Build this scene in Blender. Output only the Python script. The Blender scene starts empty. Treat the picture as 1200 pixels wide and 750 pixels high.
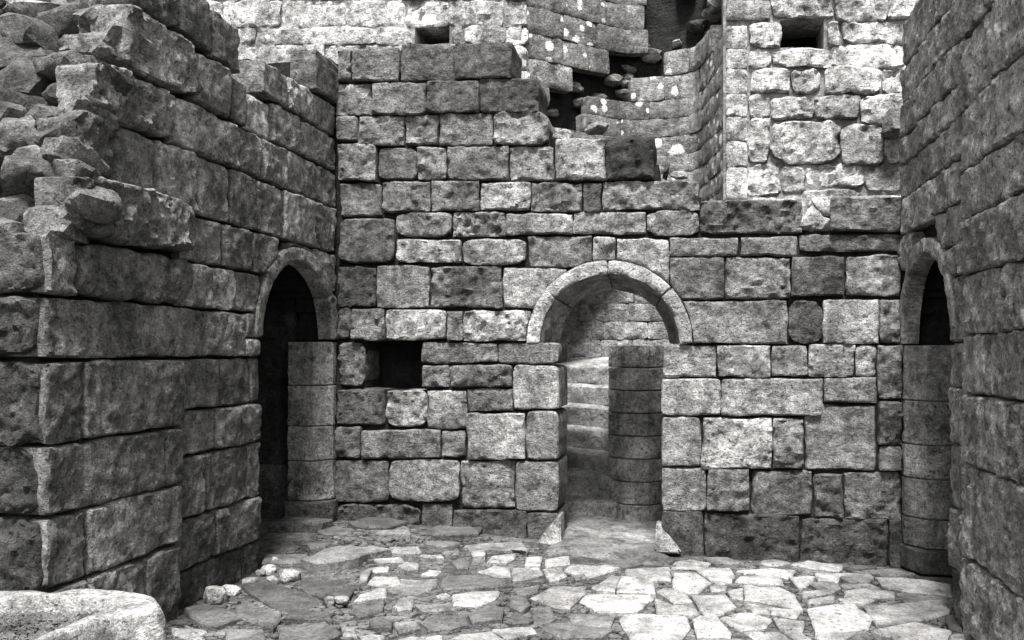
import bpy, bmesh, math, random
import numpy as np

# ------------------------------------------------------------------ camera, sky, sun, exposure
scene = bpy.context.scene
F = 1000.0                     # focal length in pixels of the 1200 px wide photograph
AX = math.atan(0.215)          # the room is turned this much against the view axis
CA, SA = math.cos(AX), math.sin(AX)
EYE = 1.6
HOR = 412.0                    # horizon row
cam_d = bpy.data.cameras.new('camera')
cam = bpy.data.objects.new('camera', cam_d)
scene.collection.objects.link(cam)
cam.location = (0, 0, EYE)
cam.rotation_euler = (math.pi / 2, 0, AX)
cam_d.sensor_width = 36.0
cam_d.lens = 36.0 * F / 1200.0
cam_d.shift_y = (HOR - 375.0) / 1200.0
cam_d.clip_end = 2000.0
cam_d.clip_start = 0.05
scene.camera = cam

SUN_EL, SUN_AZ = math.radians(66), math.radians(-3)     # veiled sun under a bright overcast, high, behind the camera
world = bpy.data.worlds.new('World')
scene.world = world
world.use_nodes = True
wn, wl = world.node_tree.nodes, world.node_tree.links
wn.clear()
sky = wn.new('ShaderNodeTexSky'); sky.sky_type = 'NISHITA'; sky.sun_disc = False
sky.sun_elevation = SUN_EL; sky.sun_rotation = math.pi + SUN_AZ
bw = wn.new('ShaderNodeRGBToBW')
bg = wn.new('ShaderNodeBackground'); bg.inputs['Strength'].default_value = 0.125
wo = wn.new('ShaderNodeOutputWorld')
wl.new(sky.outputs[0], bw.inputs[0]); wl.new(bw.outputs[0], bg.inputs[0]); wl.new(bg.outputs[0], wo.inputs[0])
sun_d = bpy.data.lights.new('sun', 'SUN')
sun_d.energy = 3.9
sun_d.angle = math.radians(14)
sun_d.color = (1.0, 0.992, 0.98)
sun = bpy.data.objects.new('sun', sun_d); scene.collection.objects.link(sun)
sd = (-math.sin(SUN_AZ) * math.cos(SUN_EL), -math.cos(SUN_AZ) * math.cos(SUN_EL), math.sin(SUN_EL))
from mathutils import Vector
sun.rotation_euler = Vector(sd).to_track_quat('Z', 'Y').to_euler()
vs = scene.view_settings
vs.view_transform = 'Standard'; vs.look = 'None'; vs.exposure = 2.1; vs.gamma = 1.0
vs.use_curve_mapping = False

# ------------------------------------------------------------------ helpers
random.seed(5)
RNG = np.random.default_rng(11)
COL = scene.collection

def _hash(ix, iy, iz):
    n = (ix * 374761393 + iy * 668265263 + iz * 2147483647 + 1013904223) & 0xffffffff
    n = ((n ^ (n >> 13)) * 1274126177) & 0xffffffff
    n = ((n ^ (n >> 16)) * 2246822519) & 0xffffffff
    return ((n ^ (n >> 15)) & 0xffff) / 65535.0 * 2 - 1

def vnoise(x, y, z):
    x = np.asarray(x, float); y = np.asarray(y, float) + 0 * x; z = np.asarray(z, float) + 0 * x
    fx, fy, fz = np.floor(x), np.floor(y), np.floor(z)
    ix, iy, iz = fx.astype(np.int64), fy.astype(np.int64), fz.astype(np.int64)
    a, b, c = x - fx, y - fy, z - fz
    a = a * a * (3 - 2 * a); b = b * b * (3 - 2 * b); c = c * c * (3 - 2 * c)
    r = 0
    for dx in (0, 1):
        for dy in (0, 1):
            for dz in (0, 1):
                w = (a if dx else 1 - a) * (b if dy else 1 - b) * (c if dz else 1 - c)
                r = r + w * _hash(ix + dx, iy + dy, iz + dz)
    return r

def fbm(x, y, z, octs=4, gain=0.55):
    r, amp = 0, 1.0
    for o in range(octs):
        r = r + amp * vnoise(x * 2 ** o + 17.3 * o, y * 2 ** o + 5.1 * o, z * 2 ** o + 9.7 * o)
        amp *= gain
    return r

def ray(x):
    """horizontal direction (per unit of view depth) of an image column"""
    u = (x - 600.0) / F
    return (-SA + u * CA, CA + u * SA)

def onY(x, y, Y):
    d = ray(x); t = Y / d[1]
    return d[0] * t, EYE + (HOR - y) / F * t

def onX(x, X):
    d = ray(x); t = X / d[0]
    return d[1] * t

def zX(x, y, X):
    d = ray(x); t = X / d[0]
    return EYE + (HOR - y) / F * t

def onZ(x, y, z):
    t = (EYE - z) * F / (y - HOR); d = ray(x)
    return d[0] * t, d[1] * t

def project(X, Y, Z):
    r = X * CA + Y * SA; dp = -X * SA + Y * CA
    return 600 + F * r / dp, HOR - F * (Z - EYE) / dp

def sstep(a, b, x):
    t = np.clip((x - a) / (b - a), 0, 1)
    return t * t * (3 - 2 * t)

def ground_z(x, y):
    left = sstep(0.2, -3.0, x)
    return left * (0.05 + 0.12 * sstep(5.2, 6.7, y)) + 0.0 * y

def world_loc(o):
    l = np.array(o.location)
    while o.parent is not None:
        o = o.parent; l = l + np.array(o.location)
    return l

def mesh_obj(name, V, faces, mat, parent=None, smooth=True, tone=None, lich=None, origin=True, sharp=None):
    V = np.asarray(V, float)
    o0 = V.mean(axis=0) if origin else np.zeros(3)
    me = bpy.data.meshes.new(name)
    me.from_pydata((V - o0).tolist(), [], faces)
    me.materials.append(mat)
    if smooth:
        me.polygons.foreach_set('use_smooth', [True] * len(me.polygons))
    ob = bpy.data.objects.new(name, me)
    COL.objects.link(ob)
    ob.location = o0
    if parent is not None:
        ob.parent = parent
        ob.location = o0 - world_loc(parent)
    if sharp is not None:
        me.set_sharp_from_angle(angle=math.radians(sharp))
    if tone is not None:
        ob['tone'] = float(tone)
    if lich is not None:
        ob['lichen'] = float(lich)
    return ob

def thing(name, loc, label, cat, group=None):
    o = bpy.data.objects.new(name, None)
    COL.objects.link(o); o.location = loc
    o.empty_display_size = 0.2
    o['label'] = label; o['category'] = cat
    if group: o['group'] = group
    return o

def part_empty(name, loc, parent):
    o = bpy.data.objects.new(name, None)
    COL.objects.link(o); o.parent = parent
    o.location = np.array(loc) - np.array(parent.location)
    return o

# ------------------------------------------------------------------ materials
def N(nt, t, **kw):
    n = nt.nodes.new(t)
    for k, v in kw.items():
        setattr(n, k, v)
    return n

def ramp(nt, src, stops):
    r = nt.nodes.new('ShaderNodeValToRGB')
    while len(r.color_ramp.elements) < len(stops):
        r.color_ramp.elements.new(0.5)
    for e, (p, v) in zip(r.color_ramp.elements, stops):
        e.position = p; e.color = (v, v, v, 1)
    nt.links.new(src, r.inputs[0])
    return r.outputs[0]

def math_n(nt, op, a, b=None, c=None):
    m = nt.nodes.new('ShaderNodeMath'); m.operation = op
    for i, s in enumerate((a, b, c)):
        if s is None: continue
        if isinstance(s, (int, float)): m.inputs[i].default_value = s
        else: nt.links.new(s, m.inputs[i])
    return m.outputs[0]

def noise_n(nt, vec, scale, detail=4, rough=0.6, dist=0.0):
    n = nt.nodes.new('ShaderNodeTexNoise')
    n.inputs['Scale'].default_value = scale; n.inputs['Detail'].default_value = detail
    n.inputs['Roughness'].default_value = rough; n.inputs['Distortion'].default_value = dist
    nt.links.new(vec, n.inputs['Vector'])
    return n.outputs[0]

def stone_material(name, fixed_tone=None, grain=1.0, bump=0.9, spot_scale=7.0, stretch=(1, 1, 1), bumpscale=55.0, bedding=0.7, soot=True):
    m = bpy.data.materials.new(name); m.use_nodes = True
    nt = m.node_tree; L = nt.links
    bs = nt.nodes['Principled BSDF']
    tc = N(nt, 'ShaderNodeTexCoord'); oi = N(nt, 'ShaderNodeObjectInfo')
    mul = N(nt, 'ShaderNodeVectorMath', operation='MULTIPLY'); mul.inputs[1].default_value = stretch
    L.new(tc.outputs['Object'], mul.inputs[0])
    off = N(nt, 'ShaderNodeVectorMath', operation='ADD')
    rv = math_n(nt, 'MULTIPLY', oi.outputs['Random'], 73.0)
    cb = N(nt, 'ShaderNodeCombineXYZ')
    L.new(rv, cb.inputs[0]); L.new(math_n(nt, 'MULTIPLY', oi.outputs['Random'], 31.0), cb.inputs[1]); L.new(rv, cb.inputs[2])
    L.new(mul.outputs[0], off.inputs[0]); L.new(cb.outputs[0], off.inputs[1])
    vs_ = N(nt, 'ShaderNodeVectorMath', operation='SCALE')
    fr_ = math_n(nt, 'FRACT', math_n(nt, 'MULTIPLY', oi.outputs['Random'], 17.31))
    L.new(off.outputs[0], vs_.inputs[0]); L.new(math_n(nt, 'MULTIPLY_ADD', fr_, 0.9, 0.6), vs_.inputs['Scale'])
    v = vs_.outputs[0]
    # bedding layers on some stones, stains and run-off that ignore the joints
    bed = N(nt, 'ShaderNodeVectorMath', operation='MULTIPLY'); bed.inputs[1].default_value = (1.6, 1.6, 9.0)
    L.new(off.outputs[0], bed.inputs[0])
    fb = math_n(nt, 'FRACT', math_n(nt, 'MULTIPLY', oi.outputs['Random'], 7.77))
    bedn = math_n(nt, 'MULTIPLY', math_n(nt, 'SUBTRACT', noise_n(nt, bed.outputs[0], 1.9, 5, 0.7, 0.7), 0.5), math_n(nt, 'MULTIPLY', math_n(nt, 'GREATER_THAN', fb, 0.5), bedding))
    geo = N(nt, 'ShaderNodeNewGeometry')
    run = N(nt, 'ShaderNodeVectorMath', operation='MULTIPLY'); run.inputs[1].default_value = (5.0, 5.0, 0.7)
    L.new(geo.outputs['Position'], run.inputs[0])
    stain = math_n(nt, 'MULTIPLY', ramp(nt, noise_n(nt, geo.outputs['Position'], 1.3, 4, 0.6), [(0.35, 0.68), (0.5, 1.0), (0.65, 1.25)]),
                   ramp(nt, noise_n(nt, run.outputs[0], 1.0, 4, 0.65), [(0.33, 0.62), (0.46, 1.0), (0.7, 1.12)]))
    big = ramp(nt, noise_n(nt, v, 5.0, 3, 0.6, 0.3), [(0.25, 0.5), (0.5, 0.92), (0.75, 1.5)])
    mid = ramp(nt, noise_n(nt, v, 22.0, 4, 0.7), [(0.3, 1 - 0.45 * grain), (0.5, 1.0), (0.72, 1 + 0.5 * grain)])
    fine = ramp(nt, noise_n(nt, v, 95.0, 3, 0.7), [(0.3, 1 - 0.55 * grain), (0.52, 1.0), (0.72, 1 + 0.55 * grain)])
    pit = ramp(nt, noise_n(nt, v, 48.0, 2, 0.5), [(0.30, 0.35), (0.40, 1.0)])
    k = math_n(nt, 'MULTIPLY', math_n(nt, 'MULTIPLY', big, mid), math_n(nt, 'MULTIPLY', math_n(nt, 'MULTIPLY', fine, pit), 0.66))
    k = math_n(nt, 'MULTIPLY', k, math_n(nt, 'MULTIPLY', stain, math_n(nt, 'ADD', bedn, 1.0)))
    if soot:
        sn = ramp(nt, noise_n(nt, v, 8.5, 6, 0.72, 0.4), [(0.37, 0.42), (0.46, 0.88), (0.60, 1.1), (0.68, 1.35)])
        k = math_n(nt, 'MULTIPLY', k, sn)
    if fixed_tone is None:
        at = N(nt, 'ShaderNodeAttribute', attribute_type='OBJECT', attribute_name='tone')
        base = math_n(nt, 'MULTIPLY', at.outputs['Fac'], k)
    else:
        base = math_n(nt, 'MULTIPLY', k, fixed_tone)
    base = math_n(nt, 'MINIMUM', base, 0.8)
    # pale lichen discs
    al = N(nt, 'ShaderNodeAttribute', attribute_type='OBJECT', attribute_name='lichen')
    vo = N(nt, 'ShaderNodeTexVoronoi', feature='F1'); vo.inputs['Scale'].default_value = spot_scale
    wob = N(nt, 'ShaderNodeVectorMath', operation='ADD')
    nz = N(nt, 'ShaderNodeTexNoise'); nz.inputs['Scale'].default_value = 30.0
    L.new(v, nz.inputs['Vector'])
    sc = N(nt, 'ShaderNodeVectorMath', operation='SCALE'); sc.inputs['Scale'].default_value = 0.035
    L.new(nz.outputs['Color'], sc.inputs[0]); L.new(v, wob.inputs[0]); L.new(sc.outputs[0], wob.inputs[1])
    L.new(wob.outputs[0], vo.inputs['Vector'])
    sep = N(nt, 'ShaderNodeSeparateColor'); L.new(vo.outputs['Color'], sep.inputs[0])
    rad = math_n(nt, 'MULTIPLY', math_n(nt, 'SUBTRACT', sep.outputs[0], math_n(nt, 'SUBTRACT', 1.0, al.outputs['Fac'])), 0.8)
    sp = math_n(nt, 'MULTIPLY_ADD', math_n(nt, 'SUBTRACT', rad, vo.outputs['Distance']), 14.0, 0.5)
    spc = N(nt, 'ShaderNodeClamp'); L.new(sp, spc.inputs[0])
    mx = N(nt, 'ShaderNodeMix', data_type='FLOAT')
    L.new(math_n(nt, 'MULTIPLY', spc.outputs[0], 0.85), mx.inputs[0]); L.new(base, mx.inputs[2])
    L.new(math_n(nt, 'MULTIPLY', fine, 0.62), mx.inputs[3])
    cbx = N(nt, 'ShaderNodeCombineColor')
    for i, g in enumerate((1.0, 0.985, 0.96)):
        L.new(math_n(nt, 'MULTIPLY', mx.outputs[0], g), cbx.inputs[i])
    L.new(cbx.outputs[0], bs.inputs['Base Color'])
    bs.inputs['Roughness'].default_value = 0.92
    bs.inputs['Specular IOR Level'].default_value = 0.2
    h = math_n(nt, 'ADD', math_n(nt, 'ADD', noise_n(nt, v, bumpscale, 5, 0.75), math_n(nt, 'MULTIPLY', noise_n(nt, v, 18.0, 3, 0.6), 1.3)), math_n(nt, 'ADD', math_n(nt, 'MULTIPLY', pit, 0.35), math_n(nt, 'MULTIPLY', bedn, 1.2)))
    bp = N(nt, 'ShaderNodeBump'); bp.inputs['Strength'].default_value = bump; bp.inputs['Distance'].default_value = 0.022
    L.new(h, bp.inputs['Height']); L.new(bp.outputs[0], bs.inputs['Normal'])
    return m

M_STONE = stone_material('weathered_sandstone')
M_FLAG = stone_material('paving_slate', grain=0.75, bump=0.7, bedding=0.0, soot=False)
M_ROCK = stone_material('rough_rubble', bedding=0.3)
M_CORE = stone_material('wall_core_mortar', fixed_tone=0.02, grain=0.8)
M_SOIL = stone_material('trodden_soil', fixed_tone=0.09, grain=1.0, bump=1.0)
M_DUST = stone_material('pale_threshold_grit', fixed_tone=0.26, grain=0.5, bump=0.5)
M_GRIT = stone_material('trodden_grit', fixed_tone=0.16, grain=0.7, bump=0.7)
M_GRAVEL = stone_material('gravel_stone', grain=0.6)

# ------------------------------------------------------------------ one dressed or broken stone
class Plane:
    """u along the wall, z up, d out of the wall"""
    def __init__(s, kind, pos):
        s.kind, s.pos = kind, pos
    def __call__(s, u, z, d):
        if s.kind == 'Y-':  return np.stack([u, s.pos - d, z], -1)      # faces -Y, u = X
        if s.kind == 'X+':  return np.stack([s.pos + d, u, z], -1)      # faces +X, u = Y
        if s.kind == 'X-':  return np.stack([s.pos - d, u, z], -1)      # faces -X, u = Y

class Ring:
    """arch ring: u = arc length at mid radius, z = radius; splayed soffit"""
    def __init__(s, base, cu, cz, rin, rout, splay, depth):
        s.b, s.cu, s.cz, s.rin, s.rout, s.splay, s.dep = base, cu, cz, rin, rout, splay, depth
        s.rm = (rin + rout) / 2
    def __call__(s, u, z, d):
        a = u / s.rm
        f = np.clip(-d / s.dep, 0, 1)
        r = z - s.splay * f * (1 - (z - s.rin) / (s.rout - s.rin))
        return s.b(s.cu + r * np.cos(a), s.cz + r * np.sin(a), d)

_seed = [0]
def block(parent, quad, mp, proud=0.0, depth=0.30, tone=0.2, lich=0.0, rr=0.028, rough=0.010, cell=0.019,
          gap=0.007, wob=0.010, corner=0.018, name='stone_block', clip=None, mat=None, bulge=0.0, side=0.006):
    _seed[0] += 1; sd_ = _seed[0] * 3.77
    q = np.array(quad, float)                      # bl, br, tr, tl
    w = (np.linalg.norm(q[1] - q[0]) + np.linalg.norm(q[2] - q[3])) / 2
    h = (np.linalg.norm(q[3] - q[0]) + np.linalg.norm(q[2] - q[1])) / 2
    rr = min(rr, 0.35 * min(w, h)); corner = min(corner, 0.2 * min(w, h))
    nu = int(np.clip(w / cell, 5, 52)); nz = int(np.clip(h / cell, 4, 40))
    e = lambda n: (lambda t: 0.6 * t + 0.4 * (t * t * (3 - 2 * t)))(np.linspace(0, 1, n + 1))
    S, T = np.meshgrid(e(nu), e(nz), indexing='xy')
    gs, gt = min(gap / w, .2), min(gap / h, .2)
    s2 = gs + S * (1 - 2 * gs); t2 = gt + T * (1 - 2 * gt)
    P = ((1 - s2) * (1 - t2))[..., None] * q[0] + (s2 * (1 - t2))[..., None] * q[1] + \
        (s2 * t2)[..., None] * q[2] + ((1 - s2) * t2)[..., None] * q[3]
    u, z = P[..., 0].copy(), P[..., 1].copy()
    def edge_n(t, k): return fbm(t * 6.0 + sd_ + k * 13.1, k * 7.7 + sd_, 0.5, 3)
    u += wob * ((1 - S) * edge_n(z, 1) + S * edge_n(z, 2))
    z += wob * ((1 - T) * edge_n(u, 3) + T * edge_n(u, 4))
    a, b = 2 * S - 1, 2 * T - 1
    cc = np.abs(a) ** 5 * np.abs(b) ** 5
    ck = corner * (1 + 0.9 * vnoise(np.sign(a) * 3.3 + sd_, np.sign(b) * 5.1, sd_))
    u -= np.sign(a) * cc * ck; z -= np.sign(b) * cc * ck
    ed = np.minimum(np.minimum(S * w, (1 - S) * w), np.minimum(T * h, (1 - T) * h))
    if clip is not None:
        cu, cz, R = clip
        du, dz = u - cu, z - cz
        rad = np.hypot(du, dz) + 1e-9
        ins = (rad < R) & (dz > -0.02)
        u = np.where(ins, cu + du / rad * R, u); z = np.where(ins, cz + dz / rad * R, z)
        ed = np.where(dz > -0.02, np.minimum(ed, np.maximum(rad - R, 0)), ed)
    rl = rr * np.clip(1 + 0.95 * fbm(u * 11 + sd_, z * 11, sd_, 3), 0.3, 2.6)
    f = np.clip(ed / np.maximum(rl, 1e-4), 0, 1)
    prof = 1 - np.sqrt(np.clip(1 - (1 - f) ** 2, 0, 1))
    d = proud - rl * prof + bulge * (1 - a ** 2) * (1 - b ** 2)
    d += rough * (0.8 * fbm(u * 4.3 + sd_, z * 4.3, sd_, 2) + 0.9 * fbm(u * 17 + sd_, z * 17, 3 + sd_, 3, 0.75))
    nn = (nu + 1)
    idx = np.arange((nu + 1) * (nz + 1)).reshape(nz + 1, nu + 1)
    faces = np.stack([idx[:-1, :-1], idx[:-1, 1:], idx[1:, 1:], idx[1:, :-1]], -1).reshape(-1, 4).tolist()
    loop = np.concatenate([idx[0, :], idx[1:, -1], idx[-1, -2::-1], idx[-2:0:-1, 0]])
    uz = np.stack([u, z], -1).reshape(-1, 2); dd = d.reshape(-1)
    U, Z, D = [uz[:, 0]], [uz[:, 1]], [dd]
    lu, lz, ld = uz[loop, 0], uz[loop, 1], dd[loop]
    cx, cz_ = lu.mean(), lz.mean()
    nrm = np.stack([lu - cx, lz - cz_], -1); nrm /= (np.linalg.norm(nrm, axis=1)[:, None] + 1e-9)
    prev = loop; cnt = len(uz)
    nr = int(np.clip(depth / 0.045, 3, 14))
    for r in range(1, nr + 1):
        tt = r / nr
        off = side * fbm(lu * 9 + sd_, lz * 9, tt * depth * 9 + sd_, 2) if r < nr else 0 * lu
        U.append(lu + nrm[:, 0] * off); Z.append(lz + nrm[:, 1] * off); D.append(ld * (1 - tt) + (proud - depth) * tt)
        cur = np.arange(cnt, cnt + len(loop)); cnt += len(loop)
        nx = np.roll(np.arange(len(loop)), -1)
        faces += np.stack([prev[nx], prev, cur, cur[nx]], -1).tolist()
        prev = cur
    faces.append(prev[::-1].tolist())
    V = mp(np.concatenate(U), np.concatenate(Z), np.concatenate(D))
    if mp_flip(mp): faces = [f_[::-1] for f_ in faces]
    return mesh_obj(name, V, faces, mat or M_STONE, parent, True, tone, lich, sharp=36)

def mp_flip(mp):
    if isinstance(mp, Plane): return mp.kind == 'X-'
    if isinstance(mp, Ring): return not mp_flip(mp.b)
    return False

def tone_of(t):
    return t * random.uniform(0.88, 1.14)

# angular broken rock
_ico = None
def rock(parent, c, size, name='rubble_stone', tone=0.2, lich=0.0, seed=None, rot=None, flat=0.0, mat=None, soft=False, sub=3):
    global _ico
    if _ico is None:
        _ico = {}
    if sub not in _ico:
        bm = bmesh.new(); bmesh.ops.create_icosphere(bm, subdivisions=sub, radius=1.0)
        bm.verts.ensure_lookup_table()
        _ico[sub] = (np.array([v.co[:] for v in bm.verts]), [[v.index for v in f.verts] for f in bm.faces]); bm.free()
    dirs, faces = _ico[sub]
    rs = np.random.default_rng(seed if seed is not None else random.randrange(10 ** 6))
    n = rs.normal(size=(11, 3)); n /= np.linalg.norm(n, axis=1)[:, None]
    n = np.vstack([n, np.eye(3), -np.eye(3)])
    hh = np.concatenate([rs.uniform(0.55, 0.95, 11), rs.uniform(0.65, 0.9, 6)])
    if soft: hh = hh * 0.35 + 0.62
    dp = dirs @ n.T
    r = np.min(np.where(dp > 0.05, hh / np.maximum(dp, 0.05), 9.0), axis=1)
    V = dirs * r[:, None]
    V += dirs * (0.05 * fbm(V[:, 0] * 3 + c[0] * 9, V[:, 1] * 3 + c[1] * 9, V[:, 2] * 3 + rs.uniform(0, 50), 4))[:, None]
    V = V * np.array(size)
    a = rot if rot is not None else rs.uniform(-0.3, 0.3, 3)
    cx, sx, cy, sy, cz, sz = math.cos(a[0]), math.sin(a[0]), math.cos(a[1]), math.sin(a[1]), math.cos(a[2]), math.sin(a[2])
    Rm = np.array([[cz, -sz, 0], [sz, cz, 0], [0, 0, 1]]) @ np.array([[cy, 0, sy], [0, 1, 0], [-sy, 0, cy]]) @ np.array([[1, 0, 0], [0, cx, -sx], [0, sx, cx]])
    V = V @ Rm.T + np.array(c)
    return mesh_obj(name, V, faces, mat or M_ROCK, parent, True, tone, lich, sharp=None if soft else 32)

def core_mesh(name, parent, us, zs, inside, mapper, d0, d1, mat=M_CORE):
    """rough wall core: cells of a (u,z) grid that pass inside() extruded from depth d0 back to d1"""
    nu, nz = len(us) - 1, len(zs) - 1
    m = np.zeros((nu + 2, nz + 2), bool)
    for i in range(nu):
        for j in range(nz):
            m[i + 1, j + 1] = inside((us[i] + us[i + 1]) / 2, (zs[j] + zs[j + 1]) / 2)
    verts, faces, ids = [], [], {}
    def vid(i, j, k):
        key = (i, j, k)
        if key not in ids:
            ids[key] = len(verts)
            jit = 0.015 * vnoise(np.array(us[i] * 9.1), zs[j] * 9.3, k * 3.0)
            verts.append((us[i], zs[j], (d0 if k == 0 else d1) + float(jit)))
        return ids[key]
    for i in range(nu):
        for j in range(nz):
            if not m[i + 1, j + 1]: continue
            faces.append([vid(i, j, 0), vid(i + 1, j, 0), vid(i + 1, j + 1, 0), vid(i, j + 1, 0)])
            faces.append([vid(i, j, 1), vid(i, j + 1, 1), vid(i + 1, j + 1, 1), vid(i + 1, j, 1)])
            if not m[i, j + 1]: faces.append([vid(i, j, 0), vid(i, j + 1, 0), vid(i, j + 1, 1), vid(i, j, 1)])
            if not m[i + 2, j + 1]: faces.append([vid(i + 1, j, 0), vid(i + 1, j, 1), vid(i + 1, j + 1, 1), vid(i + 1, j + 1, 0)])
            if not m[i + 1, j]: faces.append([vid(i, j, 0), vid(i, j, 1), vid(i + 1, j, 1), vid(i + 1, j, 0)])
            if not m[i + 1, j + 2]: faces.append([vid(i, j + 1, 0), vid(i + 1, j + 1, 0), vid(i + 1, j + 1, 1), vid(i, j + 1, 1)])
    A = np.array(verts)
    V = mapper(A[:, 0], A[:, 1], A[:, 2])
    if mp_flip(mapper): faces = [f[::-1] for f in faces]
    return mesh_obj(name, V, faces, mat, parent, False, 0.06, 0.0)

YB, XL, XR = 6.84, -3.02, 1.51      # faces of the three walls
PB, PL, PR = Plane('Y-', YB), Plane('X+', XL), Plane('X-', XR)

# ------------------------------------------------------------------ ground
def build_ground():
    xs = np.unique(np.concatenate([[-400, -150, -60, -25, -12], np.arange(-6, 4.01, 0.08), [8, 20, 60, 150, 400]]))
    ys = np.unique(np.concatenate([[-400, -150, -50, -15, -5, -1], np.arange(1, 10.01, 0.08), [15, 30, 80, 200, 600]]))
    X, Y = np.meshgrid(xs, ys, indexing='xy')
    Z = ground_z(X, Y) + 0.012 * fbm(X * 2.2, Y * 2.2, 0.3, 4) - 0.01
    V = np.stack([X, Y, Z], -1).reshape(-1, 3)
    idx = np.arange(len(V)).reshape(X.shape)
    F_ = np.stack([idx[:-1, :-1], idx[:-1, 1:], idx[1:, 1:], idx[1:, :-1]], -1).reshape(-1, 4).tolist()
    o = mesh_obj('ground', V, F_, M_SOIL, None, True, 0.2, 0.0, origin=False)
    o['kind'] = 'structure'; o['label'] = 'bare trodden earth of the ruined courtyard'
build_ground()

# ------------------------------------------------------------------ back wall
BW = thing('stone_wall', (-0.75, 7.1, 0), 'broken ashlar wall across the court with the wide central round-arched doorway', 'wall')
DC, DZ, DRI, DRO = -0.685, 1.665, 0.556, 0.668       # central arch
CLIP_B = (DC, DZ, DRO + 0.004)
D_, MD, M_, L_, B_ = 0.085, 0.14, 0.20, 0.29, 0.38
back = [
 # courses from the top down: x0, y0, x1, y1, tone
 (396,58,413,97,MD),(413,56,468,97,MD),(468,50,532,96,0.10),(532,50,601,93,0.10),
 (393,98,436,136,M_),(436,97,500,136,MD),(500,95,562,133,0.12),(562,91,632,133,D_),
 (395,136,420,167,M_),(420,136,474,171,M_),(474,134,514,170,M_),(514,132,578,171,MD),(578,130,643,171,M_),
 (396,168,442,213,L_),(442,172,489,211,MD),(489,171,524,211,M_),(524,171,596,212,MD),(596,172,650,212,M_),(650,162,709,212,L_),(709,160,768,212,0.05),
 (397,214,447,254,MD),(447,212,505,249,MD),(505,211,563,248,0.13),(563,212,622,247,B_),(622,213,683,249,MD),(683,214,705,249,D_),(705,211,820,246,M_),
 (396,255,463,309,0.12),(464,248,530,278,M_),(530,248,592,278,M_),(592,249,672,275,L_),(672,248,757,275,M_),(757,246,820,276,M_),(820,233,942,275,MD),(972,230,1058,272,MD),
 (464,279,541,309,L_),(541,279,617,311,L_),(617,276,694,314,M_),(694,277,722,306,L_),(722,279,784,345,L_),(784,278,866,301,M_),(866,276,936,301,M_),(936,273,1058,295,0.12),
 (395,312,441,359,D_),(441,311,504,361,M_),(504,311,589,361,MD),(589,313,665,362,L_),(784,301,850,351,MD),(850,301,927,351,M_),(927,300,990,348,D_),(990,297,1058,348,M_),
 (395,360,411,398,MD),(411,361,451,399,M_),(451,362,524,399,L_),(524,363,543,400,M_),(543,363,622,400,L_),(795,352,923,403,M_),(923,351,965,403,D_),(965,350,1031,403,L_),(1031,350,1058,403,M_),
 (395,400,428,453,0.11),(493,401,583,426,M_),(777,404,840,442,L_),(840,404,903,442,M_),(903,404,947,442,M_),(947,403,1002,442,L_),(1002,404,1028,442,L_),(1028,404,1058,469,M_),
 (493,427,527,454,M_),(527,427,601,454,MD),(548,455,601,482,MD),
 (393,455,451,499,D_),(451,456,501,501,L_),(501,457,547,503,L_),(845,443,965,488,M_),(965,442,1028,473,M_),
 (393,500,423,537,MD),(423,503,517,538,M_),(517,504,546,537,M_),(547,483,616,539,L_),(822,489,906,550,L_),(906,490,942,550,M_),(943,474,1029,552,M_),(1029,470,1058,522,MD),(1030,522,1058,553,M_),
 (392,539,456,589,0.10),(456,538,539,588,M_),(539,540,603,596,M_),(828,548,880,600,M_),(880,551,953,606,MD),(953,555,989,608,D_),(989,553,1057,610,MD),
 (395,590,492,625,0.10),(492,590,530,630,0.10),(530,597,617,640,0.075),(825,602,938,668,0.075),(938,608,1042,672,0.06),(1042,610,1058,672,0.07),
]
jambs = [ # dressed stones running through the doorway
 (583,401,655,427,M_),(601,427,655,480,B_),(616,481,655,539,M_),(603,540,655,600,M_),(617,600,655,650,0.11),
 (775,443,845,487,L_),(774,488,822,547,L_),(773,548,828,600,L_),(773,597,825,665,0.11)]
JL, JR = onY(655, 500, YB)[0], onY(775, 500, YB)[0]
def quadY(x0, y0, x1, y1, Y):
    bl, br, tr, tl = onY(x0, y1, Y), onY(x1, y1, Y), onY(x1, y0, Y), onY(x0, y0, Y)
    return [bl, br, tr, tl]
for (x0, y0, x1, y1, t) in back:
    top = y0 < 175
    near_arch = x1 > 585 and x0 < 830 and y0 < 404 and y1 > 290
    low = y1 > 600
    q = quadY(x0, y0, x1, y1, YB)
    block(BW, q, PB, proud=random.uniform(-0.012, 0.022) + (0.012 if top else 0) - (0.01 if low else 0), depth=0.34 if not top else 0.42,
          tone=tone_of(t) * 1.06, lich=0.10 if y0 < 260 and random.random() < 0.5 else 0.0, rr=random.choice((.007, .009, .012, .017)), rough=random.uniform(0.008, 0.020), corner=random.choice((.002, .003, .005, .005, .025)),
          clip=CLIP_B if near_arch else None, gap=random.uniform(0.004, 0.009), wob=0.011)
for (x0, y0, x1, y1, t) in jambs:
    q = quadY(x0, y0, x1, y1, YB)
    if x1 == 655:
        q[1] = (JL, q[1][1]); q[2] = (JL, q[2][1])
    elif x0 <= 775:
        q[0] = (JR, q[0][1]); q[3] = (JR, q[3][1])
    block(BW, q, PB, proud=random.uniform(0.0, 0.012), depth=0.5, tone=tone_of(t), rr=0.016, rough=0.006, gap=0.004, wob=0.005, corner=0.01, side=0.003)
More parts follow.
